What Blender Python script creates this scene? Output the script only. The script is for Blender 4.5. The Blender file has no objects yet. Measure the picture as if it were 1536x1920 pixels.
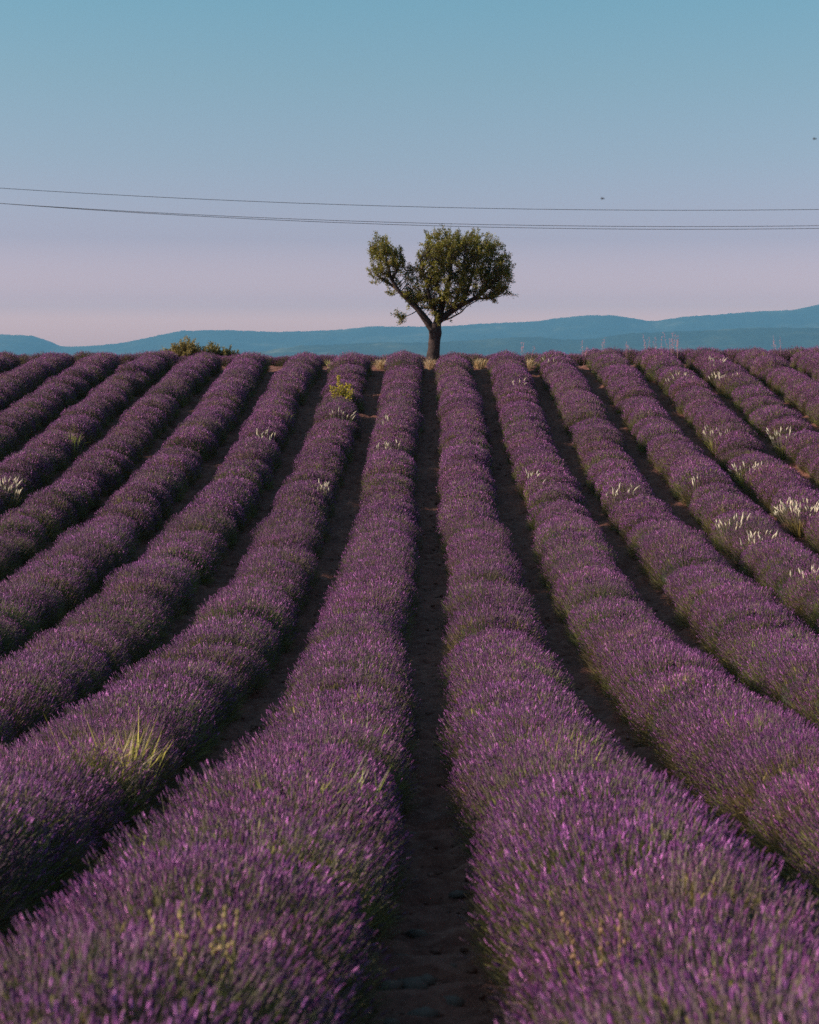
import bpy, math
import numpy as np
from mathutils import Vector, noise as mnoise

# ---------------------------------------------------------------- camera, sky, sun, exposure
scene = bpy.context.scene
C = scene.collection
EYE = 1.7
SUN_EL, SUN_AZ = math.radians(25.5), math.radians(-97.0)      # azimuth clockwise from +Y (the rows' direction)

cam_d = bpy.data.cameras.new("camera")
cam = bpy.data.objects.new("camera", cam_d)
C.objects.link(cam)
cam.location = (0.0, 0.0, EYE)
cam.rotation_euler = (math.radians(90), 0, 0)
cam_d.sensor_fit = 'HORIZONTAL'
cam_d.sensor_width = 36.0
cam_d.lens = 75.0
cam_d.shift_x = -37.0 / 1536.0
cam_d.shift_y = -270.0 / 1536.0
cam_d.clip_start = 0.1
cam_d.clip_end = 60000.0
cam_d.dof.use_dof = True
cam_d.dof.focus_distance = 32.0
cam_d.dof.aperture_fstop = 5.0
scene.camera = cam

world = bpy.data.worlds.new("World")
scene.world = world
world.use_nodes = True
wt = world.node_tree
wt.nodes.clear()
sky = wt.nodes.new("ShaderNodeTexSky")
sky.sky_type = 'NISHITA'
sky.sun_disc = False
sky.sun_elevation = SUN_EL
sky.sun_rotation = SUN_AZ % (2 * math.pi)
sky.altitude = 600
sky.air_density = 1.0
sky.dust_density = 1.6
sky.ozone_density = 1.5
bg = wt.nodes.new("ShaderNodeBackground")
bg.inputs["Strength"].default_value = 0.075
geo = wt.nodes.new("ShaderNodeNewGeometry")
sep = wt.nodes.new("ShaderNodeSeparateXYZ")
ramp = wt.nodes.new("ShaderNodeValToRGB")
SKY_TINT = [(0.0, (0.7495, 0.3772, 0.3696)), (0.094, (0.7495, 0.3772, 0.3696)), (0.135, (0.5303, 0.2769, 0.3054)), (0.249, (0.2989, 0.1921, 0.2219)), (0.403, (0.243, 0.2069, 0.2071)), (0.555, (0.2108, 0.2217, 0.2023)), (0.693, (0.1843, 0.2361, 0.2115)), (1.0, (0.171, 0.2433, 0.2161))]
SKY_TINT_SCALE = 5.0
for i, (p, c) in enumerate(SKY_TINT):
    e = ramp.color_ramp.elements[i] if i < 2 else ramp.color_ramp.elements.new(p)
    e.position = p
    e.color = (*c, 1)
neg = wt.nodes.new("ShaderNodeMath"); neg.operation = 'MULTIPLY'; neg.inputs[1].default_value = -1.0
mr = wt.nodes.new("ShaderNodeMapRange"); mr.inputs["From Max"].default_value = 0.30
mul = wt.nodes.new("ShaderNodeMix"); mul.data_type = 'RGBA'; mul.blend_type = 'MULTIPLY'; mul.inputs["Factor"].default_value = 1.0
sc_ = wt.nodes.new("ShaderNodeVectorMath"); sc_.operation = 'SCALE'; sc_.inputs["Scale"].default_value = SKY_TINT_SCALE
wo = wt.nodes.new("ShaderNodeOutputWorld")
L = wt.links.new
L(geo.outputs["Incoming"], sep.inputs[0])
L(sep.outputs["Z"], neg.inputs[0])
L(neg.outputs[0], mr.inputs["Value"])
L(mr.outputs[0], ramp.inputs["Fac"])
L(sky.outputs[0], mul.inputs["A"])
L(ramp.outputs["Color"], mul.inputs["B"])
L(mul.outputs["Result"], sc_.inputs[0])
L(sc_.outputs[0], bg.inputs["Color"])
L(bg.outputs[0], wo.inputs["Surface"])

sun_d = bpy.data.lights.new("sun", 'SUN')
sun_d.energy = 4.9
sun_d.angle = math.radians(0.55)
sun_d.color = (1.0, 0.88, 0.74)
sun = bpy.data.objects.new("sun", sun_d)
C.objects.link(sun)
SUN_DIR = Vector((math.cos(SUN_EL) * math.sin(SUN_AZ), math.cos(SUN_EL) * math.cos(SUN_AZ), math.sin(SUN_EL)))
sun.rotation_euler = SUN_DIR.to_track_quat('Z', 'Y').to_euler()
sun.location = (-30, -5, 40)

scene.view_settings.view_transform = 'Standard'
scene.view_settings.look = 'None'
scene.view_settings.exposure = 0.65
scene.view_settings.gamma = 1.0
scene.view_settings.use_curve_mapping = False
scene.render.engine = 'CYCLES'
scene.cycles.use_denoising = False
scene.cycles.use_adaptive_sampling = False
scene.cycles.max_bounces = 6
scene.cycles.diffuse_bounces = 3
scene.cycles.volume_bounces = 1
scene.cycles.transparent_max_bounces = 8
scene.cycles.sample_clamp_indirect = 6.0

# ---------------------------------------------------------------- helpers
def tag(o, label=None, cat=None, group=None, kind=None):
    if label: o["label"] = label
    if cat: o["category"] = cat
    if group: o["group"] = group
    if kind: o["kind"] = kind
    return o

def empty(name, loc, parent=None):
    o = bpy.data.objects.new(name, None)
    C.objects.link(o)
    o.location = loc
    o.empty_display_size = 0.2
    o.parent = parent
    return o

def link(name, me, parent=None, loc=None):
    o = bpy.data.objects.new(name, me)
    C.objects.link(o)
    o.parent = parent
    if loc is not None: o.location = loc
    return o

def np_mesh(name, V, F, mat, cols=None, smooth=False):
    """V (n,3); F (m,3) or (m,4); cols (n,3) stored as point colour 'Col'."""
    V = np.asarray(V, np.float32); F = np.asarray(F, np.int32)
    k = F.shape[1]
    me = bpy.data.meshes.new(name)
    me.vertices.add(len(V)); me.vertices.foreach_set("co", V.ravel())
    me.loops.add(F.size); me.loops.foreach_set("vertex_index", F.ravel())
    me.polygons.add(len(F))
    me.polygons.foreach_set("loop_start", np.arange(0, F.size, k, dtype=np.int32))
    if smooth: me.polygons.foreach_set("use_smooth", np.ones(len(F), bool))
    me.update(calc_edges=True)
    if cols is not None:
        a = me.color_attributes.new("Col", 'FLOAT_COLOR', 'POINT')
        cc = np.ones((len(V), 4), np.float32); cc[:, :3] = cols
        a.data.foreach_set("color", cc.ravel())
    me.materials.append(mat)
    return me

class Geo:
    """collects triangles with colours"""
    def __init__(s): s.V, s.F, s.K, s.n = [], [], [], 0
    def add(s, V, F, K):
        V = np.asarray(V, float).reshape(-1, 3)
        s.V.append(V); s.F.append(np.asarray(F, int).reshape(-1, 3) + s.n)
        s.K.append(np.broadcast_to(np.asarray(K, float), V.shape)); s.n += len(V)
    def mesh(s, name, mat, smooth=False):
        return np_mesh(name, np.concatenate(s.V), np.concatenate(s.F), mat, np.concatenate(s.K), smooth)

def unit(a):
    return a / np.maximum(1e-9, np.linalg.norm(a, axis=-1, keepdims=True))

def frames(d, rng):
    """orthonormal u, v for directions d, with a random spin"""
    r = unit(rng.normal(size=d.shape))
    u = unit(np.cross(d, r)); v = np.cross(d, u)
    return u, v

def scatter(T, TF, P, d, s, rng, TK=None, K=None):
    """copies template T (axis +Z) to points P along d with scale s; colour = TK * K"""
    n, m = len(P), len(T)
    u, v = frames(d, rng)
    s = np.asarray(s)[:, None, None]
    V = P[:, None, :] + s * (T[None, :, 0:1] * u[:, None, :] + T[None, :, 1:2] * v[:, None, :] + T[None, :, 2:3] * d[:, None, :])
    F = TF[None] + (np.arange(n) * m)[:, None, None]
    Kf = (TK[None] * K[:, None, :]) if TK is not None else np.repeat(K[:, None, :], m, 1)
    return V.reshape(-1, 3), F.reshape(-1, 3), Kf.reshape(-1, 3)

def blades(A, B, w, rng, bend=None):
    """thin flat blades from A to B (two triangles each, or four with a bend)"""
    n = len(A)
    d = unit(B - A); u, v = frames(d, rng)
    w = np.broadcast_to(np.asarray(w, float), (n,))[:, None]
    if bend is None:
        V = np.stack([A - u * w, A + u * w, B + u * w * .5, B - u * w * .5], 1)
        F = np.array([[0, 1, 2], [0, 2, 3]])
    else:
        M = (A + B) / 2 - bend
        V = np.stack([A - u * w * .7, A + u * w * .7, M + u * w, M - u * w, B], 1)
        F = np.array([[0, 1, 2], [0, 2, 3], [3, 2, 4]])
    m = V.shape[1]
    return V.reshape(-1, 3), (F[None] + (np.arange(n) * m)[:, None, None]).reshape(-1, 3), m

def tube(P, R, sides=8):
    """smooth tapered tube along points P with radii R"""
    P = np.asarray(P, float); R = np.asarray(R, float)
    n = len(P)
    t = unit(np.gradient(P, axis=0))
    ref = np.array([0, 1.0, 0.05]) if abs(t[0][1]) < .9 else np.array([1.0, 0, 0])
    V = []
    ang = np.linspace(0, 2 * np.pi, sides, endpoint=False)
    for i in range(n):
        u = np.cross(t[i], ref); u /= np.linalg.norm(u); v = np.cross(t[i], u)
        V.append(P[i] + R[i] * (np.cos(ang)[:, None] * u + np.sin(ang)[:, None] * v))
    V = np.concatenate(V + [P[:1], P[-1:]])
    F = []
    for i in range(n - 1):
        for j in range(sides):
            a, b = i * sides + j, i * sides + (j + 1) % sides
            F += [[a, b, b + sides], [a, b + sides, a + sides]]
    for j in range(sides):
        F.append([n * sides, (j + 1) % sides, j])
        F.append([n * sides + 1, (n - 1) * sides + j, (n - 1) * sides + (j + 1) % sides])
    return V, np.array(F)

def smooth_line(P, R, k=5):
    """Catmull-Rom resampling of a polyline with radii"""
    P = np.asarray(P, float); R = np.asarray(R, float)
    Q = np.concatenate([[2 * P[0] - P[1]], P, [2 * P[-1] - P[-2]]])
    out, rr = [], []
    for i in range(1, len(Q) - 2):
        for t in np.linspace(0, 1, k, endpoint=False):
            a, b, c, d = Q[i - 1], Q[i], Q[i + 1], Q[i + 2]
            out.append(.5 * (2 * b + (c - a) * t + (2 * a - 5 * b + 4 * c - d) * t * t + (3 * b - a - 3 * c + d) * t ** 3))
            rr.append(R[i - 1] * (1 - t) + R[i] * t)
    out.append(P[-1]); rr.append(R[-1])
    return np.array(out), np.array(rr)

# ---------------------------------------------------------------- materials
def new_mat(name):
    m = bpy.data.materials.new(name); m.use_nodes = True
    nt = m.node_tree
    return m, nt, nt.nodes["Principled BSDF"], nt.nodes["Material Output"]

def plant_mat(name, rough=.7, trans=.25, hue_var=.03, val_var=.3, spec=.25):
    """colour from the mesh's point colours, varied a little per plant; thin leaves let light through"""
    m, nt, b, out = new_mat(name)
    at = nt.nodes.new("ShaderNodeAttribute"); at.attribute_name = "Col"
    oi = nt.nodes.new("ShaderNodeObjectInfo")
    hs = nt.nodes.new("ShaderNodeHueSaturation")
    h = nt.nodes.new("ShaderNodeMapRange"); h.inputs["To Min"].default_value = .5 - hue_var; h.inputs["To Max"].default_value = .5 + hue_var
    v = nt.nodes.new("ShaderNodeMapRange"); v.inputs["To Min"].default_value = 1 - val_var; v.inputs["To Max"].default_value = 1 + val_var
    wn = nt.nodes.new("ShaderNodeTexWhiteNoise"); wn.noise_dimensions = '1D'
    L = nt.links.new
    L(oi.outputs["Random"], h.inputs["Value"]); L(oi.outputs["Random"], wn.inputs["W"]); L(wn.outputs["Value"], v.inputs["Value"])
    L(h.outputs[0], hs.inputs["Hue"]); L(v.outputs[0], hs.inputs["Value"]); L(at.outputs["Color"], hs.inputs["Color"])
    L(hs.outputs[0], b.inputs["Base Color"])
    b.inputs["Roughness"].default_value = rough
    b.inputs["Specular IOR Level"].default_value = spec
    if trans:
        tr = nt.nodes.new("ShaderNodeBsdfTranslucent"); mx = nt.nodes.new("ShaderNodeMixShader"); mx.inputs[0].default_value = trans
        L(hs.outputs[0], tr.inputs["Color"]); L(b.outputs[0], mx.inputs[1]); L(tr.outputs[0], mx.inputs[2]); L(mx.outputs[0], out.inputs["Surface"])
    return m

def noise_mat(name, stops, scale, detail=6, rough=.9, bump=.3, bump_scale=None, coord="Object", bump_dist=.02):
    m, nt, b, out = new_mat(name)
    tc = nt.nodes.new("ShaderNodeTexCoord")
    nz = nt.nodes.new("ShaderNodeTexNoise"); nz.inputs["Scale"].default_value = scale; nz.inputs["Detail"].default_value = detail
    nz.inputs["Roughness"].default_value = .65
    cr = nt.nodes.new("ShaderNodeValToRGB")
    for i, (p, c) in enumerate(stops):
        e = cr.color_ramp.elements[i] if i < 2 else cr.color_ramp.elements.new(p)
        e.position = p; e.color = (*c, 1)
    L = nt.links.new
    L(tc.outputs[coord], nz.inputs["Vector"]); L(nz.outputs["Fac"], cr.inputs["Fac"]); L(cr.outputs["Color"], b.inputs["Base Color"])
    n2 = nt.nodes.new("ShaderNodeTexNoise"); n2.inputs["Scale"].default_value = bump_scale or scale * 4; n2.inputs["Detail"].default_value = 8
    bp = nt.nodes.new("ShaderNodeBump"); bp.inputs["Strength"].default_value = bump; bp.inputs["Distance"].default_value = bump_dist
    L(tc.outputs[coord], n2.inputs["Vector"]); L(n2.outputs["Fac"], bp.inputs["Height"]); L(bp.outputs[0], b.inputs["Normal"])
    b.inputs["Roughness"].default_value = rough
    b.inputs["Specular IOR Level"].default_value = .2
    return m

M_leaf = plant_mat("lavender_foliage", trans=.2, val_var=.2)
M_flower = plant_mat("lavender_flowers", rough=.5, trans=.3, hue_var=.014, val_var=.20, spec=.5)
M_grass = plant_mat("grass_blades", trans=.35, val_var=.12)
M_plume = plant_mat("grass_plumes", rough=.8, trans=.4, hue_var=.0, val_var=.08)
M_treeleaf = plant_mat("tree_leaves", rough=.5, trans=.45, hue_var=0, val_var=0, spec=.4)
M_bark = noise_mat("bark", [(.3, (.018, .011, .011)), (.55, (.046, .029, .028)), (.8, (.10, .068, .06))], 9, bump=.8, bump_scale=22, bump_dist=.03)
M_soil = noise_mat("soil", [(.3, (.085, .029, .021)), (.5, (.18, .070, .052)), (.66, (.24, .108, .082)), (.8, (.32, .195, .155))], 7, detail=10, bump=.9, bump_scale=28, bump_dist=.03)
M_clod = noise_mat("clods", [(.3, (.07, .030, .023)), (.5, (.17, .074, .056)), (.7, (.26, .145, .115))], 5, bump=.6, bump_scale=40, bump_dist=.01)
M_stone = noise_mat("limestone", [(.3, (.09, .058, .047)), (.7, (.19, .135, .112))], 14, bump=.5, bump_scale=40, bump_dist=.006)
M_forest = noise_mat("forested_slope", [(.3, (.014, .026, .018)), (.5, (.022, .036, .024)), (.60, (.05, .06, .035)), (.70, (.15, .14, .09))], .0022, detail=12, bump=.6, bump_scale=.03, bump_dist=12)
M_wire = noise_mat("wire_metal", [(.3, (.05, .05, .055)), (.7, (.08, .08, .085))], 3, rough=.5, bump=0)
M_wood = noise_mat("pole_wood", [(.3, (.08, .06, .045)), (.7, (.16, .12, .09))], 6, bump=.4)

# ---------------------------------------------------------------- the ground
KD = [-60, -20, 0, 4, 8.1, 11.1, 13.8, 16.7, 20.7, 25, 30, 36, 42, 49.5, 55, 60, 62, 66, 70, 75, 85, 100, 150, 400, 1500, 6000, 30000]
KZ = [3, 2.0, 0, -.5, -1.06, -1.46, -1.8, -2.04, -2.25, -2.28, -2.14, -1.75, -1.06, 0, .85, 1.53, 1.68, 1.76, 1.74, 1.65, 1.2, -.4, -9, -40, -60, -60, -60]
def ground(x, y):
    x = np.asarray(x, float); y = np.asarray(y, float)
    z = sum(np.interp(y + o, KD, KZ) for o in (-1.6, -.8, 0, .8, 1.6)) / 5          # softened polyline
    t = np.clip((y - 25) / 30, 0, 1) * np.clip((400 - y) / 300, 0, 1)
    z = z + .005 * np.clip(x, -40, 40) * t
    row = np.clip(1 - np.abs(y - 32) / 34, 0, 1) > 0
    z = z + np.where(row, -.03 * np.cos(x / 1.8 * 2 * np.pi), 0)
    return z

def build_ground():
    rng = np.random.default_rng(3)
    far = np.array([30, 45, 70, 110, 180, 300, 600, 1200, 2500, 5000, 9000, 13000, 18000], float)
    xs = np.concatenate([-far[::-1], np.arange(-21, 21.01, .12), far])
    ys = np.concatenate([[-18000, -9000, -3000, -800, -200, -60, -20, -6, -2, 0, 1.5, 3], np.arange(4, 16, .08), np.arange(16, 68, .16), np.arange(68, 100, 1.5),
                         [105, 112, 120, 135, 150, 200, 300, 400, 700, 1500, 3000, 6000, 9000, 13000, 18000]])
    X, Y = np.meshgrid(xs, ys)
    Z = ground(X, Y)
    fine = (np.abs(X) < 21) & (Y > 3.5) & (Y < 67.5)
    r = rng.normal(size=X.shape)
    lump = (r + np.roll(r, 1, 0) + np.roll(r, 1, 1) + np.roll(r, (1, 1), (0, 1))) / 4
    Z = Z + np.where(fine, .014 * r + .045 * lump, 0)
    V = np.stack([X, Y, Z], -1).reshape(-1, 3)
    w = len(xs)
    i = np.arange(len(ys) - 1)[:, None] * w + np.arange(w - 1)[None]
    F = np.stack([i, i + 1, i + w + 1, i + w], -1).reshape(-1, 4)
    o = link("ground", np_mesh("ground", V, F, M_soil, smooth=True))
    tag(o, "stony red brown soil of the field", "ground", kind="structure")
build_ground()

# ---------------------------------------------------------------- distant hills
FAR_RIDGE = [(-9000, 380), (-7000, 470), (-5648, 424), (-4711, 367), (-3773, 297), (-3492, 288), (-3328, 236), (-3258, 199), (-3164, 189), (-2930, 199), (-2672, 227), (-2367, 292), (-2180, 330), (-1758, 335), (-1336, 320), (-961, 330), (-773, 339), (-539, 367), (-211, 367), (117, 367), (445, 391), (914, 410), (1148, 442), (1383, 466), (1617, 466), (1852, 428), (1969, 414), (2273, 456), (2508, 470), (2789, 494), (3211, 513), (3427, 560), (4195, 611), (5133, 541), (7000, 500), (9000, 560)]
NEAR_RIDGE = [(-6000, 40), (-3000, 55), (-1607, 60), (-1076, 71), (-810, 89), (-651, 113), (-438, 121), (-279, 127), (66, 132), (252, 142), (452, 158), (545, 156), (677, 142), (784, 145), (996, 174), (1315, 185), (1634, 204), (1942, 201), (2377, 209), (2909, 188), (5000, 220), (7000, 160)]
def ridge(name, prof, D, depth, label, seed):
    """a long forested ridge: a height field whose crest follows prof, sloping to the plain on both sides"""
    p = np.array(prof, float)
    xs = np.arange(p[0, 0], p[-1, 0] + 1, 22.0)
    ys = np.concatenate([np.linspace(-depth, 0, 40), np.linspace(0, depth, 12)[1:]])
    h = np.interp(xs, p[:, 0], p[:, 1])
    h = np.convolve(np.pad(h, 1, mode='edge'), np.ones(3) / 3, 'valid')
    base = -75.0
    V = []
    for y in ys:
        t = abs(y) / depth
        fall = (1 - t) ** 1.25 if y < 0 else (1 - t)
        for x, hh in zip(xs, h):
            n1 = mnoise.fractal(Vector((x / 900, y / 700, seed)), 1.0, 2.0, 5)
            n2 = mnoise.noise(Vector((x / 38, y / 60, seed + 9)))
            V.append((x, y + D + 120 * n1 * t, base + (hh - base) * fall + n1 * 110 * t * (1 - t) * 2 + n2 * 6.0 * (1 - t)))
    w = len(xs)
    i = np.arange(len(ys) - 1)[:, None] * w + np.arange(w - 1)[None]
    F = np.stack([i, i + 1, i + w + 1, i + w], -1).reshape(-1, 4)
    o = link(name, np_mesh(name, V, F, M_forest, smooth=True))
    tag(o, label, "hill", kind="structure")
ridge("mountain_ridge", FAR_RIDGE, 15000, 2600, "long blue mountain ridge along the horizon", 1.3)
ridge("forested_hill", [(x * 1.153, z * 1.153) for x, z in NEAR_RIDGE], 9800, 1800, "lower blue forested hill in front of the mountain ridge", 7.7)

# ---------------------------------------------------------------- lavender bushes
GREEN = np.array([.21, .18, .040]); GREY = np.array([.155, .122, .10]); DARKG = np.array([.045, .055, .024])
PURP = np.array([.275, .055, .235]); VIOL = np.array([.135, .036, .155]); LILA = np.array([.60, .20, .53]); FADE = np.array([.19, .095, .145])

def whorl(r, h, z, k=5):
    """a jagged ring of florets: k points out, closed above and below"""
    a = np.linspace(0, 2 * np.pi, 2 * k, endpoint=False)
    rr = np.where(np.arange(2 * k) % 2 == 0, r, r * .55)
    zz = z + np.where(np.arange(2 * k) % 2 == 0, h * .25, -h * .1)
    V = np.concatenate([np.stack([rr * np.cos(a), rr * np.sin(a), zz], -1), [[0, 0, z + h * .6], [0, 0, z - h * .6]]])
    F = []
    for j in range(2 * k):
        n = (j + 1) % (2 * k)
        F += [[j, n, 2 * k], [n, j, 2 * k + 1]]
    K = np.ones((2 * k + 2, 3)) * .68
    K[0:2 * k:2] = np.resize([2.3, .85, 1.4], k)[:, None]
    return V, np.array(F), K

def bipyr(r, h, z, k=4):
    a = np.linspace(0, 2 * np.pi, k, endpoint=False)
    V = np.concatenate([np.stack([r * np.cos(a), r * np.sin(a), np.full(k, z)], -1), [[0, 0, z + h * .6], [0, 0, z - h * .6]]])
    F = []
    for j in range(k):
        F += [[j, (j + 1) % k, k], [(j + 1) % k, j, k + 1]]
    return V, np.array(F), np.ones((k + 2, 3))

def head_template(lod):
    Vs, Fs, Ks, n = [], [], [], 0
    if lod == 0:
        parts = [whorl(.0085, .012, -.022, 3)] + [whorl(r, .013, z, 3) for r, z in ((.0095, .004), (.0108, .014), (.0105, .024), (.0092, .034), (.0075, .044))] + [bipyr(.005, .018, .054, 4)]
    elif lod == 1:
        parts = [bipyr(.009, .018, -.02, 3), whorl(.0115, .026, .008, 3), whorl(.0112, .026, .026, 3), bipyr(.0085, .032, .045, 3)]
    else:
        parts = [bipyr(.0125, .055, .012, 3), bipyr(.0105, .05, .036, 3)]
    for V, F, K in parts:
        Vs.append(V); Fs.append(F + n); Ks.append(K); n += len(V)
    return np.concatenate(Vs), np.concatenate(Fs), np.concatenate(Ks)
HEADS = [head_template(i) for i in range(3)]

AX, AY, AZ = .65, .70, .65
def make_bush_meshes(seed, lod, bloom, vig):
    """one rounded lavender plant: leafy mound and stems in one mesh, flower spikes in another"""
    rng = np.random.default_rng(seed)
    # uneven outline of this plant
    ph = rng.uniform(0, 6.28, 4)
    def swell(d):
        az = np.arctan2(d[:, 1], d[:, 0])
        box = ((np.abs(d[:, 0]) ** 2.8 + np.abs(d[:, 2]) ** 2.8) ** (2 / 2.8) + d[:, 1] ** 2) ** -.5      # square-shouldered across the row, round along it
        return box * (1 + .05 * np.sin(2 * az + ph[0]) + .045 * np.sin(3 * az + ph[1]) + .04 * np.sin(5 * az + ph[2]) * (1 - d[:, 2]))
    def dome(n, cmin):
        c = rng.uniform(cmin, 1, n) ; f = rng.uniform(0, 2 * np.pi, n)
        s = np.sqrt(1 - c * c)
        return np.stack([s * np.cos(f), s * np.sin(f), c], -1)
    ax = np.array([AX, AY, AZ])
    g = Geo()
    # core mound (keeps the plant opaque)
    nu, nv = 20, 9
    th = np.linspace(0, 1.50, nv); fu = np.linspace(0, 2 * np.pi, nu, endpoint=False)
    dd = np.array([[math.sin(t) * math.cos(f), math.sin(t) * math.sin(f), math.cos(t)] for t in th for f in fu])
    rad = .76 * swell(dd) * (1 + rng.normal(size=len(dd)) * .04)
    V = dd * ax * rad[:, None]
    V[-nu:, 2] = -.08
    F = []
    for i in range(nv - 1):
        for j in range(nu):
            a, b = i * nu + j, i * nu + (j + 1) % nu
            F += [[a, a + nu, b + nu], [a, b + nu, b]]
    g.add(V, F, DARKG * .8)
    # narrow leaves on the mound
    n = 1500 if lod == 0 else 900 if lod == 1 else 500
    d = dome(n, .02); P = d * ax * (swell(d) * rng.uniform(.70, .86, n))[:, None]
    dr = unit(d * .7 + np.array([0, 0, .5]) + rng.normal(size=(n, 3)) * .45)
    ln = rng.uniform(.05, .11, n) * (1 if lod < 2 else 1.5)
    V, F, m = blades(P, P + dr * ln[:, None], .0035 if lod == 0 else .005 if lod == 1 else .008, rng)
    K = GREEN * rng.uniform(.55, 1.25, (n, 1)) * (1 + rng.normal(size=(n, 3)) * .06)
    g.add(V, F, np.repeat(K, m, 0))
    # flowering stems
    n = int((4000 if lod == 0 else 3600) * vig)
    d = dome(n, .06)
    P = d * ax * (swell(d) * rng.uniform(.86, 1.06, n))[:, None]
    dr = unit(d * .75 + np.array([0, 0, .42]) + rng.normal(size=(n, 3)) * .16)
    P[:, 2] = np.maximum(P[:, 2], .03)
    sl = rng.uniform(.17, .30, n)
    A = P - dr * sl[:, None]
    V, F, m = blades(A, P + dr * .01, (.0021 if lod == 0 else .0025 if lod == 1 else .0036), rng)
    t = rng.uniform(size=(n, 1)) * np.clip(1.25 - d[:, 2:3], .35, 1)
    K = (GREEN * 1.15 * t + GREY * (1 - t)) * rng.uniform(.7, 1.3, (n, 1))
    g.add(V, F, np.repeat(K, m, 0))
    leaf = g.mesh("lavender_bush", M_leaf)
    # spikes
    T, TF, TK = HEADS[lod]
    keep = rng.uniform(size=n) < np.clip(-.28 + d[:, 2] * 1.65, .05, .82)      # bare stems low on the flanks
    P, dr, d = P[keep], dr[keep], d[keep]; n = len(P)
    b = rng.uniform(size=n)
    u = rng.uniform(size=(n, 1))
    K = PURP * u + VIOL * (1 - u)
    K = np.where((rng.uniform(size=n) < .16 * bloom)[:, None], LILA, K)
    K = np.where((b > bloom)[:, None], FADE * rng.uniform(.6, 1.2, (n, 1)), K)
    low = np.clip((.42 - d[:, 2:3]) * 2.2, 0, .8)                     # side shoots are less open, still in grey green bud
    K = K * (1 - low) + GREY * 1.0 * low
    K = K * rng.uniform(.75, 1.25, (n, 1))
    V, F, Kf = scatter(T, TF, P, dr, rng.uniform(.34, .62, n) * (1 if lod == 0 else .95 if lod == 1 else 1.08), rng, TK, K)
    sp = np_mesh("flower_spikes", V, F, M_flower, Kf)
    return leaf, sp

KINDS = [(.95, 1.0), (.92, 1.05), (.88, 1.0), (.80, .92), (.42, .95)]      # (share of spikes in bloom, vigour); the last is a greyer plant
BUSH = [[make_bush_meshes(100 + lod * 10 + i, lod, b, v) for i, (b, v) in enumerate(KINDS)] for lod in range(3)]

def add_bush(parent, x, y, rng, sx=1., sy=1., sz=1., olive=False):
    lod = 0 if y < 15.5 else 1 if y < 34 else 2
    k = int(rng.choice(5, p=[.15, .15, .15, .15, .40] if olive else [.27, .25, .2, .18, .10]))
    leaf, sp = BUSH[lod][k]
    o = link("lavender_bush", leaf, parent)
    px, py, pz = parent.location
    o.location = (x - px, y - py, float(ground(x, y)) - pz - .02)
    o.rotation_euler = (rng.normal() * .05, rng.normal() * .05, rng.choice([0, math.pi]) + rng.normal() * .22)
    s = rng.uniform(.95, 1.05)
    o.scale = (sx * s, sy * s * rng.uniform(.85, 1.2), sz * s * rng.uniform(.95, 1.06))
    f = link("flower_spikes", sp, o)
    f["kind"] = "stuff"
    return o

ORD = ["first", "second", "third", "fourth", "fifth", "sixth", "seventh", "eighth", "ninth", "tenth"]
def build_rows():
    rng = np.random.default_rng(21)
    for side in (-1, 1):
        for k in range(10 if side < 0 else 9):
            X = side * (k + .5) * 1.8
            y0 = max(2.6, abs(X) * 3200 / (805 if side < 0 else 731) - 4.0 - .6 * k)
            y1 = 61.5 + rng.uniform(-.5, .5)
            root = empty("lavender_row", (X, y0, float(ground(X, y0))))
            tag(root, "%s lavender row from the furrow leading to the tree, towards the %s" % (ORD[k], "shrubs on the crest" if side < 0 else "plumed grass"),
                "lavender row", "parallel lavender rows running up to the crest")
            y = y0 + .5
            w = rng.uniform(0, 6)
            while y < y1:
                far = min(1, max(0, (y - 14) / 20))
                sz = 1.0 + .05 * math.sin(y * .9 + w) - .04 * far
                if far > .2 and rng.uniform() < .12: sz *= rng.uniform(.74, .9)
                if not (abs(X + 2.7) < .1 and abs(y - 51.3) < .62):             # the yellow bush has taken one plant's place
                  add_bush(root, X + .05 * math.sin(y * .31 + w) + rng.normal() * .03, y, rng, rng.uniform(.96, 1.05) * (1.0 + .09 * max(0, min(1, (18 - y) / 9))), 1.0, sz * (.87 + .18 * far), olive=X > 0 and y < 10)
                y += rng.uniform(.42, .72) + far * (rng.uniform(.0, .24) + (.4 if rng.uniform() < .10 else 0))
build_rows()

def build_cross_rows():
    rng = np.random.default_rng(77)
    for Y, lab in ((70.0, "low lavender row running crosswise just behind the tree"),):
        root = empty("lavender_row", (0, Y, float(ground(0, Y))))
        tag(root, lab, "lavender row")
        x = -20.0
        while x < 19:
            if abs(x - .2) > .1:
                o = add_bush(root, x, Y + rng.normal() * .05, rng, 1, 1, .80 + .28 * (x > 6) + .2 * (x < -10))
                o.rotation_euler.z += math.pi / 2
            x += rng.uniform(.7, 1.0)
build_cross_rows()

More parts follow.
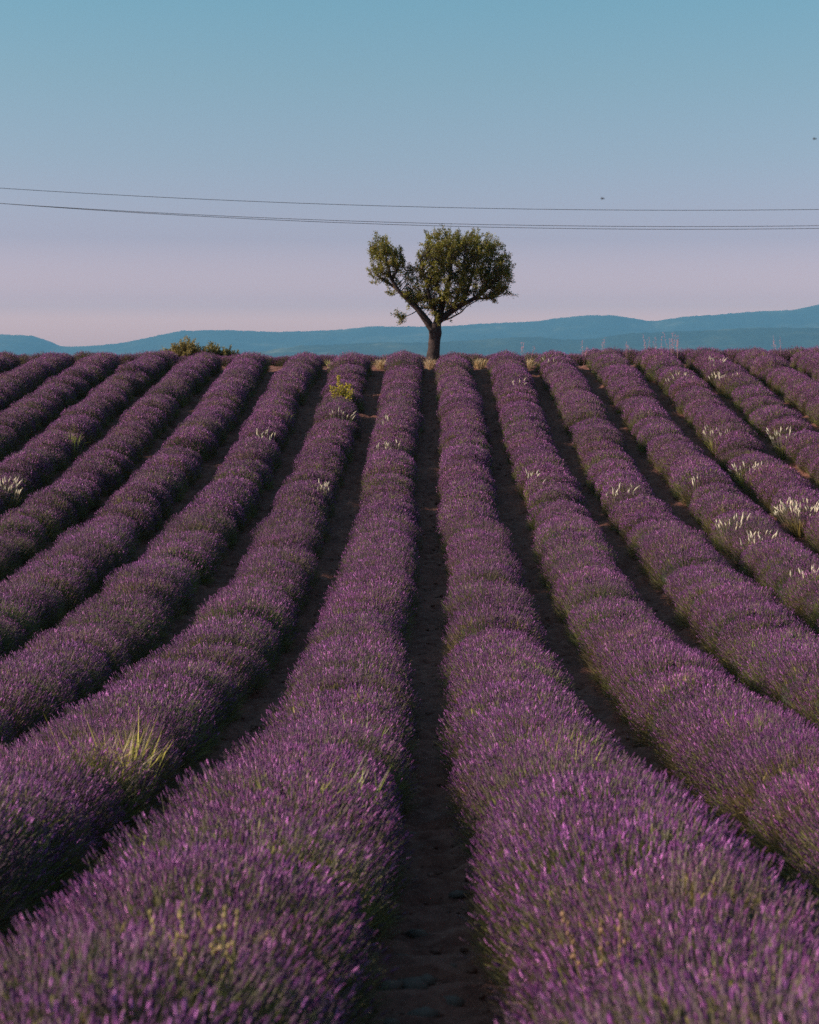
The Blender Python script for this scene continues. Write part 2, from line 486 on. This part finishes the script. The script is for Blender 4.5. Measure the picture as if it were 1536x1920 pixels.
# ---------------------------------------------------------------- the lone tree
def build_tree():
    rng = np.random.default_rng(11)
    x0, y0 = .17, 66.0
    z0 = float(ground(x0, y0)) - .05
    root = empty("tree", (x0, y0, z0))
    tag(root, "lone leafy tree with forked dark trunk standing on the crest of the field", "tree")
    def limb(pts, ys, r0, r1, taper=1.0):
        n = len(pts)
        P = [(x, yy, z) for (x, z), yy in zip(pts, np.interp(np.linspace(0, 1, n), np.linspace(0, 1, len(ys)), ys))]
        R = r0 + (r1 - r0) * np.linspace(0, 1, n) ** taper
        return smooth_line(P, R)
    limbs = [
        limb([(-.04, 1.49), (-.33, 1.92), (-.68, 2.35), (-1.05, 2.70), (-1.34, 2.99), (-1.61, 3.40), (-1.75, 3.92), (-1.88, 4.54)], [0, -.2, -.3], .155, .03, .8),
        limb([(-1.34, 2.99), (-1.75, 3.30), (-2.17, 3.57), (-2.37, 3.75)], [-.2, .3], .06, .015),
        limb([(-1.61, 3.40), (-1.34, 3.92), (-1.30, 4.54)], [-.25, .1], .05, .015),
        limb([(-1.75, 3.92), (-2.17, 4.37), (-2.43, 4.70)], [-.28, -.6], .04, .012),
        limb([(.10, 1.58), (.23, 2.06), (.37, 2.58), (.52, 3.09), (.66, 3.82), (.68, 4.54), (.60, 5.16)], [0, .2, .1], .17, .02, .8),
        limb([(.19, 1.86), (-.10, 2.58), (-.33, 3.40), (-.52, 4.12)], [.02, -.5, -.9], .10, .02),
        limb([(.37, 2.58), (.10, 3.30), (-.02, 4.12)], [.1, .9], .08, .015),
        limb([(.23, 1.86), (.66, 2.17), (1.07, 2.43), (1.55, 2.68), (2.00, 2.99), (2.41, 3.51), (2.66, 4.12)], [0, -.2, -.3], .14, .02, .8),
        limb([(1.07, 2.43), (1.38, 3.20), (1.59, 4.02), (1.63, 4.85)], [-.1, .7, 1.0], .08, .015),
        limb([(.66, 2.17), (1.01, 2.99), (1.13, 3.92), (1.22, 4.74)], [-.05, -.7, -1.0], .08, .015),
        limb([(1.55, 2.68), (2.21, 2.72), (2.72, 2.93)], [-.2, .5], .05, .012),
        limb([(2.00, 2.99), (2.17, 3.82), (2.37, 4.64)], [-.25, .4], .05, .012),
        limb([(.41, 1.84), (.76, 1.98), (1.07, 2.15), (1.28, 2.37), (1.63, 2.56)], [-.2, -.6], .032, .016),
        limb([(-.58, 2.23), (-.85, 2.10), (-1.09, 1.96), (-1.24, 1.77)], [-.1, -.5], .022, .008),
    ]
    P, R = smooth_line([(0, 0, -.25), (-.02, 0, .1), (-.02, 0, .45), (.02, 0, .80), (.04, 0, 1.10), (.06, 0, 1.40), (.08, 0, 1.70)], [.34, .30, .26, .235, .23, .25, .21])
    V, F = tube(P, R, 14)
    V = V + np.array([mnoise.noise_vector(Vector(v) * 3.1) for v in V]) * .022
    link("trunk", np_mesh("trunk", V, F, M_bark, smooth=True), root)
    for P, R in limbs:
        V, F = tube(P, R * 1.05, 8)
        V = V + np.array([mnoise.noise_vector(Vector(v) * 4.0) for v in V]) * .02
        link("limb", np_mesh("limb", V, F, M_bark, smooth=True), root)
    nodes = np.concatenate([p[3:] for p, r in limbs])
    # where the foliage sits: (x, z, half width, half height, depth centre, half depth, shoots)
    lobes = [(-1.75, 4.10, .68, .70, -.2, .75, 75), (-2.05, 4.50, .48, .50, -.3, .5, 32), (-1.95, 3.55, .45, .38, 0, .45, 22), (-1.30, 3.95, .26, .42, 0, .4, 16), (-.95, 3.45, .28, .35, 0, .4, 14),
             (-.12, 3.80, .62, .80, -.2, 1.1, 95), (.28, 4.58, .70, .68, 0, 1.2, 92), (.9, 4.25, .9, .92, 0, 1.4, 115), (1.55, 4.50, .90, .70, 0, 1.3, 100),
             (2.2, 4.0, .78, .82, 0, 1.1, 105), (2.5, 3.35, .55, .62, 0, .8, 62), (1.55, 3.3, .75, .55, 0, 1.2, 68), (.55, 3.2, .80, .55, -.1, 1.2, 70),
             (-.35, 3.0, .55, .45, 0, .8, 40), (.15, 2.3, .42, .40, -.15, .5, 34), (.75, 2.65, .55, .35, -.1, .8, 36), (-1.2, 1.95, .20, .22, -.4, .2, 9),
             (1.75, 2.75, .40, .22, -.2, .5, 14), (2.35, 2.75, .28, .22, .1, .5, 12), (-.75, 2.75, .35, .35, 0, .4, 22), (-.25, 2.55, .42, .38, .1, .5, 24), (-1.5, 3.1, .35, .30, -.1, .4, 13)]
    tw = Geo(); lf = Geo()
    c = np.array([.3, 0, 3.0])
    S, E, N = [], [], []
    for x, z, a, b, yc, dp, n in lobes:
        n = int(n * .92)
        q = unit(rng.normal(size=(n, 3))) * (rng.uniform(.25, 1, (n, 1)) ** .45)
        p = np.stack([x + q[:, 0] * a, yc + q[:, 1] * dp, z + q[:, 2] * b], -1)
        S.append(p)
    S = np.concatenate(S)
    out = unit(S - c)
    dr = unit(out * .55 + np.array([0, 0, .75]) + rng.normal(size=S.shape) * .38)
    ln = rng.uniform(.18, .44, len(S))
    droop = rng.uniform(size=len(S)) < .22
    dr[droop, 2] -= .9; dr = unit(dr)
    E = S + dr * ln[:, None]
    V, F, m = blades(S, E, .007, rng)
    tw.add(V, F, np.array([.06, .045, .035]))
    for s in S:                                                        # a twig from the nearest limb to each shoot
        dv = s - nodes
        d2 = np.linalg.norm(dv, axis=1)
        q = nodes[np.argmin(d2 + 1.2 * np.maximum(0, .75 * d2 - dv[:, 2]))]; d2 = np.linalg.norm(s - q)[None]
        mid = (q + s) / 2 + np.array([0, 0, -.06]) * d2.min()
        v, f = tube([q, mid, s], [.010 + .006 * d2.min(), .008, .005], 4)
        tw.add(v, f, np.array([.06, .045, .035]))
    k = 66
    t = rng.uniform(-.1, 1.05, (len(S), k, 1))
    P = (S[:, None] + (E - S)[:, None] * t + rng.normal(size=(len(S), k, 3)) * .038).reshape(-1, 3)
    d = unit(np.repeat(dr, k, 0) * .55 + rng.normal(size=P.shape) * .75)
    l = rng.uniform(.05, .085, len(P))
    u, v = frames(d, rng)
    B = P + d * l[:, None]; Mx = P + d * (l * .45)[:, None] + v * (l * .08)[:, None]
    wd = (l * .25)[:, None]
    V = np.stack([P, Mx + u * wd, B, Mx - u * wd], 1).reshape(-1, 3)
    F = (np.array([[0, 1, 2], [0, 2, 3]])[None] + (np.arange(len(P)) * 4)[:, None, None]).reshape(-1, 3)
    sh = np.repeat(rng.uniform(.6, 1.35, (len(S), 1)), k, 0)
    base = np.where(rng.uniform(size=(len(P), 1)) < .12, np.array([.27, .16, .04]), np.array([.19, .172, .026]))
    K = base * sh * rng.uniform(.7, 1.3, (len(P), 1))
    lf.add(V, F, np.repeat(K, 4, 0))
    o = link("crown", lf.mesh("crown", M_treeleaf), root); o["kind"] = "stuff"
    o = link("twigs", tw.mesh("twigs", M_bark), root); o["kind"] = "stuff"
build_tree()

# ---------------------------------------------------------------- shrubs on the crest, beyond the last rows
def shrub(x, y, blobs, lab, seed, base, hgt=1.0):
    rng = np.random.default_rng(seed)
    z0 = float(ground(x, y))
    root = empty("leafy_shrub", (x, y, z0))
    tag(root, lab, "shrub", "shrubs beyond the crest")
    g = Geo(); st = Geo()
    for bx, bz, a, b, n in blobs:
        q = unit(rng.normal(size=(n, 3))) * (rng.uniform(.2, 1, (n, 1)) ** .4)
        q[:, 2] = np.abs(q[:, 2])
        S = np.stack([bx + q[:, 0] * a, q[:, 1] * a, .12 + q[:, 2] * (b - .12)], -1)
        dr = unit(np.array([0, 0, 1.0]) + q * .5 + rng.normal(size=S.shape) * .25)
        E = S + dr * rng.uniform(.14, .34, (n, 1))
        V, F, m = blades(S - dr * .2, E, .006, rng); st.add(V, F, np.array([.07, .05, .035]))
        k = 44
        t = rng.uniform(-.3, 1.0, (n, k, 1))
        P = (S[:, None] + (E - S)[:, None] * t + rng.normal(size=(n, k, 3)) * .03).reshape(-1, 3)
        d = unit(np.repeat(dr, k, 0) * .7 + rng.normal(size=P.shape) * .6)
        V, F, m = blades(P, P + d * rng.uniform(.05, .08, (len(P), 1)), .017, rng)
        K = np.repeat(base * rng.uniform(.6, 1.35, (n, 1)), k, 0) * rng.uniform(.8, 1.2, (len(P), 1))
        g.add(V, F, np.repeat(K, m, 0))
        for s in S[:: 6]:
            v, f = tube([(bx * .6, 0, -.1), (bx * .8 + s[0] * .2, s[1] * .5, s[2] * .5), s], [.02, .014, .007], 4); st.add(v, f, np.array([.06, .045, .035]))
    o = link("crown", g.mesh("crown", M_treeleaf), root); o["kind"] = "stuff"
    o = link("stem", st.mesh("stem", M_bark), root); o["kind"] = "stuff"
OL = np.array([.25, .185, .06])
shrub(-10.75, 76.0, [(-1.5, .9, .45, .62, 100), (-1.0, .9, .5, .85, 120), (-.5, 1.02, .5, 1.0, 140), (-.05, 1.5, .6, 1.32, 220), (.5, 1.1, .5, 1.02, 120)], "taller olive brown shrub rising behind the crest of the lavender field", 5, OL)
shrub(-9.65, 76.6, [(-.1, 1.1, .5, 1.16, 170), (.5, .9, .45, .95, 110), (.95, .8, .4, .7, 70)], "smaller rounded shrub next to the taller one behind the crest", 6, OL * np.array([.85, .9, .9]))

# ---------------------------------------------------------------- grasses and weeds among the lavender
STRAW = np.array([.52, .42, .28]); PALE = np.array([.80, .69, .54]); LIME = np.array([.46, .44, .085])

def plume_tuft(x, y, n, w, seed, lab, h=.76):
    """feathery pale seed heads on thin stalks coming up through a lavender plant"""
    rng = np.random.default_rng(seed)
    h *= rng.uniform(.9, 1.1)
    root = empty("plume_grass", (x, y, float(ground(x, y)) - .02))
    tag(root, lab, "grass tuft", "pale plumed grasses among the lavender")
    g = Geo(); p = Geo()
    az = rng.uniform(0, 6.28, n); sp = rng.uniform(.1, 1, n) ** .6
    T = np.stack([np.cos(az) * w * sp, np.sin(az) * .30 * sp, h * rng.uniform(.80, 1.12, n) - .10 * sp], -1)
    B = T * np.array([.25, .25, 0])
    for i in range(n):
        d = unit(T[i] - B[i]); lean = rng.normal(size=3) * np.array([.035, .03, .02])
        Ln = rng.uniform(.09, .16)
        P = np.array([B[i], B[i] * .5 + T[i] * .5, T[i] - d * Ln * .5, T[i] + lean * .3, T[i] + d * Ln * .5 + lean])
        v, f = tube(P[:3], [.003, .0028, .0025], 4); g.add(v, f, STRAW * .45)
        v, f = tube(P[2:], [.004, .0145 * rng.uniform(.8, 1.2), .003], 6)
        v = v + rng.normal(size=v.shape) * .002
        p.add(v, f, PALE * rng.uniform(.8, 1.1))
        m = 24                                                          # awns
        t = rng.uniform(0, 1, (m, 1))
        A = P[2] + (P[4] - P[2]) * t
        V, F, mm = blades(A, A + unit(d + rng.normal(size=(m, 3)) * .45) * rng.uniform(.015, .035, (m, 1)), .0022, rng)
        p.add(V, F, PALE * rng.uniform(.75, 1.05))
    m = n * 2                                                           # basal leaves
    a = rng.uniform(0, 6.28, m)
    A = np.stack([np.cos(a) * .05, np.sin(a) * .05, np.zeros(m)], -1)
    Bq = np.stack([np.cos(a) * w * rng.uniform(.3, .9, m), np.sin(a) * .3 * rng.uniform(.3, .9, m), rng.uniform(.35, .55, m)], -1)
    V, F, mm = blades(A, Bq, .006, rng, bend=np.array([0, 0, -.06])); g.add(V, F, LIME * np.array([.7, .6, .8]))
    o = link("stalks", g.mesh("stalks", M_grass), root); o["kind"] = "stuff"
    o = link("plumes", p.mesh("plumes", M_plume), root); o["kind"] = "stuff"

PL = [  # x, y, stalks, half width, label
    (4.28, 57.8, 7, .40, "sparse pale plumes on the third row towards the plumed grass, near its crest end"),
    (7.90, 54.1, 13, .48, "pale plume tuft on the fifth row towards the plumed grass, near its crest end"),
    (9.62, 57.3, 13, .48, "pale plume tuft on the sixth row, closest to the crest end"),
    (9.46, 54.6, 32, .55, "dense cream plume tuft on the sixth row, just below a smaller one"),
    (7.55, 45.0, 14, .50, "arching pale plumes halfway up the fifth row towards the plumed grass"),
    (9.24, 44.6, 20, .48, "cream plume tuft over a dark gap in the sixth row"),
    (7.55, 40.3, 26, .58, "wide fan of cream plumes on the fifth row, above the densest tuft"),
    (4.11, 37.0, 11, .42, "small pale plume tuft on the third row towards the plumed grass"),
    (5.86, 33.0, 15, .34, "tight cream plume tuft on the fourth row, beside a bent one"),
    (6.08, 31.3, 16, .38, "bent cream plumes on the fourth row, leaning off a tight tuft"),
    (7.60, 34.9, 62, .58, "largest and densest white plume tuft, on the fifth row"),
    (6.05, 27.2, 16, .36, "few long cream plumes on the fourth row towards the plumed grass, lowest on it"),
    (5.91, 37.7, 3, .10, "two or three lone pale plumes on the fourth row"),
    (-1.00, 46.4, 10, .35, "upper small pale plume tuft on the first row towards the shrubs"),
    (-1.02, 42.8, 9, .35, "lower small pale plume tuft on the first row towards the shrubs"),
    (2.29, 38.4, 7, .32, "sparse upright pale plumes on the second row towards the plumed grass"),
    (-2.46, 47.1, 9, .40, "pale plumes on the second row below the yellow green bush"),
    (-2.36, 37.2, 10, .30, "pale curled plumes in front of a green gap on the second row"),
    (2.78, 52.9, 5, .25, "few pale plumes on the second row towards the plumed grass, near its crest end"),
    (-4.30, 55.0, 9, .28, "pale plumes on the third row towards the shrubs, near its crest end"),
    (-4.27, 44.3, 14, .42, "pale plume tuft halfway up the third row towards the shrubs"),
    (-9.34, 37.9, 22, .40, "cream plume tuft on the sixth row towards the shrubs"),
]
for i, (x, y, n, w, lab) in enumerate(PL):
    plume_tuft(x, y, n, w, 300 + i, lab)

def grass_tuft(x, y, n, w, seed, lab, h=.80, col=LIME, bw=.0045, name="grass_tuft", group="green grass tufts among the lavender"):
    rng = np.random.default_rng(seed)
    root = empty(name, (x, y, float(ground(x, y)) - .02))
    tag(root, lab, "grass tuft", group)
    g = Geo()
    a = rng.uniform(0, 6.28, n); r = rng.uniform(0, 1, n) ** .6
    A = np.stack([np.cos(a) * w * .4 * r, np.sin(a) * .12 * r, np.zeros(n)], -1)
    mid = A + np.stack([np.cos(a) * w * .35 * r, np.sin(a) * .2 * r, h * rng.uniform(.5, .7, n)], -1)
    mid = mid + rng.normal(size=(n, 3)) * np.array([.05, .05, .03]) * (w / .3)
    tip = mid + np.stack([np.cos(a) * w * .5 * r, np.sin(a) * .22 * r, h * rng.uniform(.02, .34, n)], -1) + rng.normal(size=(n, 3)) * .06
    u, v = frames(unit(tip - A), rng)
    bwv = (bw * rng.uniform(.6, 1.3, n))[:, None]
    V = np.stack([A - u * bwv * .6, A + u * bwv * .6, mid + u * bwv, mid - u * bwv, tip], 1).reshape(-1, 3)
    F = (np.array([[0, 1, 2], [0, 2, 3], [3, 2, 4]])[None] + (np.arange(n) * 5)[:, None, None]).reshape(-1, 3)
    K = np.where(rng.uniform(size=(n, 1)) < .22, STRAW, col) * rng.uniform(.6, 1.2, (n, 1))
    g.add(V, F, np.repeat(K, 5, 0))
    o = link("blades", g.mesh("blades", M_grass), root); o["kind"] = "stuff"
GR = [
    (-4.16, 47.9, 40, .30, "yellow green grass tuft on the third row towards the shrubs"),
    (-9.38, 44.9, 50, .32, "yellow green grass tuft on the sixth row towards the shrubs"),
    (-2.26, 12.3, 190, .34, "large lime green grass tuft on the flank of the second row towards the shrubs"),
    (-.57, 13.9, 60, .24, "faint green grass blades on the first row towards the shrubs, farther up it"),
    (-.68, 9.5, 60, .26, "green grass blades on the first row towards the shrubs, on its shrub side"),
    (-.47, 10.2, 60, .24, "green grass blades on the first row towards the shrubs, on its furrow side"),
    (.90, 12.5, 55, .26, "long pale green grass blades on the first row towards the plumed grass"),
    (.61, 13.5, 14, .12, "few green grass blades beside the furrow leading to the tree"),
    (1.02, 11.5, 70, .20, "dense pale grass clump on the first row towards the plumed grass"),
    (2.60, 14.3, 24, .16, "green grass blades on the second row towards the plumed grass"),
    (4.64, 30.6, 22, .12, "small upright green grass sprig on the third row towards the plumed grass"),
]
for i, (x, y, n, w, lab) in enumerate(GR):
    grass_tuft(x, y, n, w, 400 + i, lab, h=.80 if n > 100 else .72 if y < 15 else .88)

# dry yellow grass at the crest ends of the furrows
for i, (k, w, n, lab) in enumerate([(-2, .22, 90, "small dry yellow grass tuft closing the second furrow towards the shrubs"),
                                    (-1, .30, 160, "dry yellow grass tuft closing the first furrow towards the shrubs"),
                                    (0, .30, 150, "dry tan grass tuft at the foot of the tree"),
                                    (1, .34, 180, "dry yellow grass tuft closing the first furrow towards the plumed grass"),
                                    (2, .25, 110, "dry yellow grass tuft closing the second furrow towards the plumed grass")]):
    grass_tuft(k * 1.8 + .03, 62.2 + .15 * i % .4, n, w, 500 + i, lab, h=.46, col=np.array([.55, .41, .20]), bw=.007, name="dry_grass_tuft", group="dry grass tufts at the furrow ends")
grass_tuft(-8.1, 34.7, 60, .25, 520, "low dry brown tuft in the furrow beside a plumed grass", h=.3, col=np.array([.3, .18, .08]), bw=.008, name="dry_grass_tuft", group="dry tufts in the furrows")
grass_tuft(1.52, 9.6, 26, .14, 521, "dead straw stump in the furrow beside the first row towards the plumed grass", h=.35, col=STRAW * .8, bw=.009, name="dry_grass_tuft", group="dry tufts in the furrows")

# yellow-green broad-leaved bush standing in the second row
def yellow_bush(x, y):
    rng = np.random.default_rng(61)
    root = empty("yellow_bush", (x, y, float(ground(x, y))))
    tag(root, "bright yellow green bush standing in the second lavender row towards the shrubs", "bush")
    g = Geo(); st = Geo()
    stems = [(-.10, 1.02, .07, 70), (.03, .80, .10, 50), (.20, .82, .10, 60), (.32, .78, .09, 55), (-.28, .72, .08, 40), (-.40, .78, .05, 24), (.42, .66, .07, 30), (-.18, .7, .10, 50), (.10, .7, .12, 50)]
    for sx, h, w, n in stems:
        h *= 1.12; sx *= .85; n = int(n * 2.2)
        top = np.array([sx, rng.normal() * .12, h])
        b = np.array([sx * .2, 0, -.05])
        v, f = tube([b, (b + top) / 2 + np.array([0, 0, .05]), top], [.009, .007, .003], 5); st.add(v, f, np.array([.12, .11, .04]))
        t = rng.uniform(.5, 1, (n, 1))
        P = b + (top - b) * t + rng.normal(size=(n, 3)) * np.array([w, w, .02]) * (1.25 - t)
        d = unit(rng.normal(size=(n, 3)) + np.array([0, 0, .5]))
        V, F, m = blades(P, P + d * rng.uniform(.03, .055, (n, 1)), .014, rng)
        g.add(V, F, np.repeat(np.array([.48, .45, .05]) * rng.uniform(.6, 1.2, (n, 1)), m, 0))
    o = link("leaves", g.mesh("leaves", M_grass), root); o["kind"] = "stuff"
    o = link("stems", st.mesh("stems", M_grass), root); o["kind"] = "stuff"
yellow_bush(-2.66, 51.5)

# withered flower stalks in the nearest row
def withered(x, y, n, seed, lab, h=.86):
    rng = np.random.default_rng(seed)
    root = empty("withered_flower", (x, y, float(ground(x, y))))
    tag(root, lab, "flower", "withered yellow flowers in the near rows")
    g = Geo(); st = Geo()
    for i in range(n):
        b = np.array([0, 0, -.03]) + rng.normal(size=3) * .015
        top = np.array([rng.normal() * .11, rng.normal() * .07, h * rng.uniform(.86, 1.04)])
        v, f = tube([b, (b + top) / 2, top], [.004, .0035, .002], 5); st.add(v, f, np.array([.25, .19, .07]))
        for t in np.arange(.74, 1.01, .028):
            q = b + (top - b) * t + rng.normal(size=3) * .009
            V, F, K = bipyr(.007 * rng.uniform(.7, 1.3), .020, 0, 5)
            g.add(V + q, F, np.array([.48, .30, .16]) * rng.uniform(.7, 1.25))
    link("stalks", st.mesh("stalks", M_grass), root)["kind"] = "stuff"
    link("seed_heads", g.mesh("seed_heads", M_grass), root)["kind"] = "stuff"
withered(-.64, 5.1, 7, 71, "withered yellow flower stalks in the first lavender row towards the shrubs", .74)
withered(.62, 5.6, 3, 72, "thin withered flower stalks in the first lavender row towards the plumed grass", .70)

# thin pink flowering stalks on the skyline
def pink_weed(x, y, n, h, seed):
    rng = np.random.default_rng(seed)
    root = empty("pink_weed", (x, y, float(ground(x, y))))
    tag(root, "thin pink flowering weed standing against the hills on the crest", "weed", "pink weeds along the crest")
    g = Geo(); st = Geo()
    for i in range(n):
        top = np.array([rng.normal() * .13, rng.normal() * .08, h * rng.uniform(.82, 1.05)])
        v, f = tube([(0, 0, -.03), top * .5 + np.array([0, 0, .03]), top], [.0035, .003, .002], 4); st.add(v, f, np.array([.50, .28, .30]))
        m = 22
        t = rng.uniform(.62, 1.02, (m, 1)); P = top * t + rng.normal(size=(m, 3)) * .028
        for q in P:
            V, F, K = bipyr(.009 * rng.uniform(.7, 1.3), .022, 0, 4); g.add(V + q, F, np.array([.72, .38, .48]) * rng.uniform(.7, 1.2))
    link("stalks", st.mesh("stalks", M_grass), root)["kind"] = "stuff"
    link("blossoms", g.mesh("blossoms", M_plume), root)["kind"] = "stuff"
for i, (px, n, h) in enumerate([(5.75, 2, .95), (6.45, 2, 1.05), (7.35, 2, .95), (8.15, 3, 1.10), (8.62, 3, 1.08), (9.08, 6, 1.28), (9.25, 4, 1.2), (12.9, 1, 1.08), (13.2, 2, 1.12), (3.42, 2, .98), (3.7, 1, 1.0)]):
    pink_weed(px, 63.6 + .2 * (i % 3), n, h, 600 + i)

# ---------------------------------------------------------------- stones in the furrows
def stone_mesh(seed):
    rng = np.random.default_rng(seed)
    p = (1 + 5 ** .5) / 2
    V = np.array([(-1, p, 0), (1, p, 0), (-1, -p, 0), (1, -p, 0), (0, -1, p), (0, 1, p), (0, -1, -p), (0, 1, -p), (p, 0, -1), (p, 0, 1), (-p, 0, -1), (-p, 0, 1)]) / 1.9
    F = np.array([(0, 11, 5), (0, 5, 1), (0, 1, 7), (0, 7, 10), (0, 10, 11), (1, 5, 9), (5, 11, 4), (11, 10, 2), (10, 7, 6), (7, 1, 8), (3, 9, 4), (3, 4, 2), (3, 2, 6), (3, 6, 8), (3, 8, 9), (4, 9, 5), (2, 4, 11), (6, 2, 10), (8, 6, 7), (9, 8, 1)])
    return V * (1 + rng.normal(size=(12, 1)) * .18), F
def build_stones():
    rng = np.random.default_rng(9)
    n = 12000
    k = rng.choice(np.arange(-8, 9), n, p=(lambda q: q / q.sum())(1 / (1 + .5 * np.abs(np.arange(-8, 9)))))
    y = 4.5 + (61 - 4.5) * rng.uniform(0, 1, n) ** 1.5
    x = k * 1.8 + rng.uniform(-.42, .42, n)
    P = np.stack([x, y, ground(x, y) - .004], -1)
    g = Geo()
    for i in range(6):
        V, F = stone_mesh(i)
        V = V * np.array([1, 1, .55])
        s = slice(i, None, 6)
        q = P[s]; m = len(q)
        a = rng.uniform(0, 6.28, m)
        sc = (.008 + .034 * rng.uniform(0, 1, m) ** 2.2)[:, None, None]
        R = np.stack([np.cos(a), -np.sin(a), np.sin(a), np.cos(a)], -1).reshape(-1, 2, 2)
        W = np.concatenate([np.einsum('nij,mj->nmi', R, V[:, :2]), np.broadcast_to(V[None, :, 2:], (m, 12, 1))], -1) * sc + q[:, None]
        g.add(W.reshape(-1, 3), (F[None] + (np.arange(m) * 12)[:, None, None]).reshape(-1, 3), np.ones(3))
    o = link("gravel", g.mesh("gravel", M_clod))
    tag(o, "loose gravel and clods along the furrows", "gravel", kind="stuff")
    big = [stone_mesh(50 + i) for i in range(4)]
    mes = [np_mesh("stone", V * np.array([1.2, .9, .42]), F, M_stone) for V, F in big]
    for i, (x, y, s) in enumerate([(-.05, 8.55, .065), (-.11, 7.96, .06), (-.17, 7.37, .06), (-.07, 7.42, .07), (-.01, 7.53, .05), (-.03, 6.89, .08), (-.15, 6.75, .05), (.09, 7.81, .045), (-.16, 8.95, .05), (-.11, 12.08, .055), (.10, 7.12, .05), (.16, 9.7, .05)]):
        o = link("stone", mes[i % 4], None, (x, y, float(ground(x, y)) + s * .12))
        o.scale = (s, s, s); o.rotation_euler = (rng.normal() * .1, rng.normal() * .1, rng.uniform(0, 6.28))
        tag(o, "flat pale limestone lying in the furrow leading to the tree", "stone", "pale stones in the furrow leading to the tree")
build_stones()

# ---------------------------------------------------------------- power lines
def build_lines():
    Y = 85.0
    x0, half = 12.88, 75.0
    for zmin, a, dy, lab in ((9.56, 9.4e-4, 0., "highest of the three thin power lines crossing the sky above the tree"),
                             (8.79, 9.8e-4, .5, "middle one of the three thin power lines crossing behind the treetop"),
                             (8.57, 11.0e-4, -.5, "lowest of the three thin power lines crossing behind the treetop")):
        xs = np.linspace(x0 - half, x0 + half, 61)
        P = np.stack([xs, np.full_like(xs, Y + dy), zmin + a * (xs - x0) ** 2], -1)
        V, F = tube(P, np.full(len(P), .0125), 6)
        tag(link("power_line", np_mesh("power_line", V, F, M_wire, smooth=True)), lab, "power line", "power lines crossing the sky")
    for s in (-1, 1):
        x = x0 + s * half
        g0 = float(ground(x, Y))
        root = empty("utility_pole", (x, Y, g0))
        tag(root, "wooden utility pole carrying the three power lines", "pole", "utility poles")
        V, F = tube([(0, 0, -.5), (0, 0, 7), (0, 0, 15.2 - g0)], [.17, .14, .11], 12)
        link("post", np_mesh("post", V, F, M_wood, smooth=True), root)
        V, F = tube([(0, -.7, 14.1 - g0), (0, 0, 14.13 - g0), (0, .7, 14.1 - g0)], [.05, .05, .05], 8)
        link("crossarm", np_mesh("crossarm", V, F, M_wood, smooth=True), root)
build_lines()

# ---------------------------------------------------------------- two bees in flight, out of focus
def bee(x, y, z, seed, lab):
    root = empty("bee", (x, y, z)); root.scale = (1.4, 1.4, 1.4)
    tag(root, lab, "insect", "insects flying over the field")
    m, nt, b, out = new_mat("bee_fur"); b.inputs["Base Color"].default_value = (.03, .02, .012, 1); b.inputs["Roughness"].default_value = .8
    P, R = smooth_line([(-.007, 0, 0), (-.005, 0, 0), (-.001, 0, .0004), (.0015, 0, .0004), (.005, 0, 0), (.0068, 0, -.0004)], [.0006, .0028, .003, .0018, .0026, .0012], 4)
    V, F = tube(P, R, 8); link("body", np_mesh("body", V, F, m, smooth=True), root)
    m2, nt, b2, out = new_mat("bee_wing"); b2.inputs["Base Color"].default_value = (.25, .24, .22, 1); b2.inputs["Alpha"].default_value = .5
    for s in (-1, 1):
        V = np.array([(0, s * .0015, .002), (-.002, s * .006, .004), (-.004, s * .0095, .0045), (-.006, s * .0085, .004), (-.005, s * .004, .0025)])
        W = np.concatenate([V, V - np.array([0, 0, .0002])])
        F = [[0, 1, 2], [0, 2, 3], [0, 3, 4], [5, 7, 6], [5, 8, 7], [5, 9, 8]]
        link("wing", np_mesh("wing", W, F, m2), root)
bee(.914, 9.0, 2.594, 1, "tiny dark bee hovering in the sky just above the highest power line")
bee(2.033, 9.0, 2.909, 2, "tiny dark bee in the open sky well above the power lines")

# ---------------------------------------------------------------- the air between here and the hills
def build_haze():
    me = bpy.data.meshes.new("haze")
    a, z0, z1 = 18100.0, -77.0, 660.0
    V = [(x, y, z) for z in (z0, z1) for x, y in ((-a, -a), (a, -a), (a, a), (-a, a))]
    me.from_pydata(V, [], [(3, 2, 1, 0), (4, 5, 6, 7), (0, 1, 5, 4), (1, 2, 6, 5), (2, 3, 7, 6), (3, 0, 4, 7)])
    m = bpy.data.materials.new("haze"); m.use_nodes = True
    nt = m.node_tree; nt.nodes.clear()
    out = nt.nodes.new("ShaderNodeOutputMaterial"); v = nt.nodes.new("ShaderNodeVolumePrincipled")
    v.inputs["Color"].default_value = (.15, .385, .61, 1)
    v.inputs["Density"].default_value = 7.6e-5
    v.inputs["Anisotropy"].default_value = 0.0
    nt.links.new(v.outputs[0], out.inputs["Volume"])
    me.materials.append(m)
    o = link("haze", me)
    tag(o, "pale blue air veiling the distant hills", "haze", kind="stuff")
build_haze()
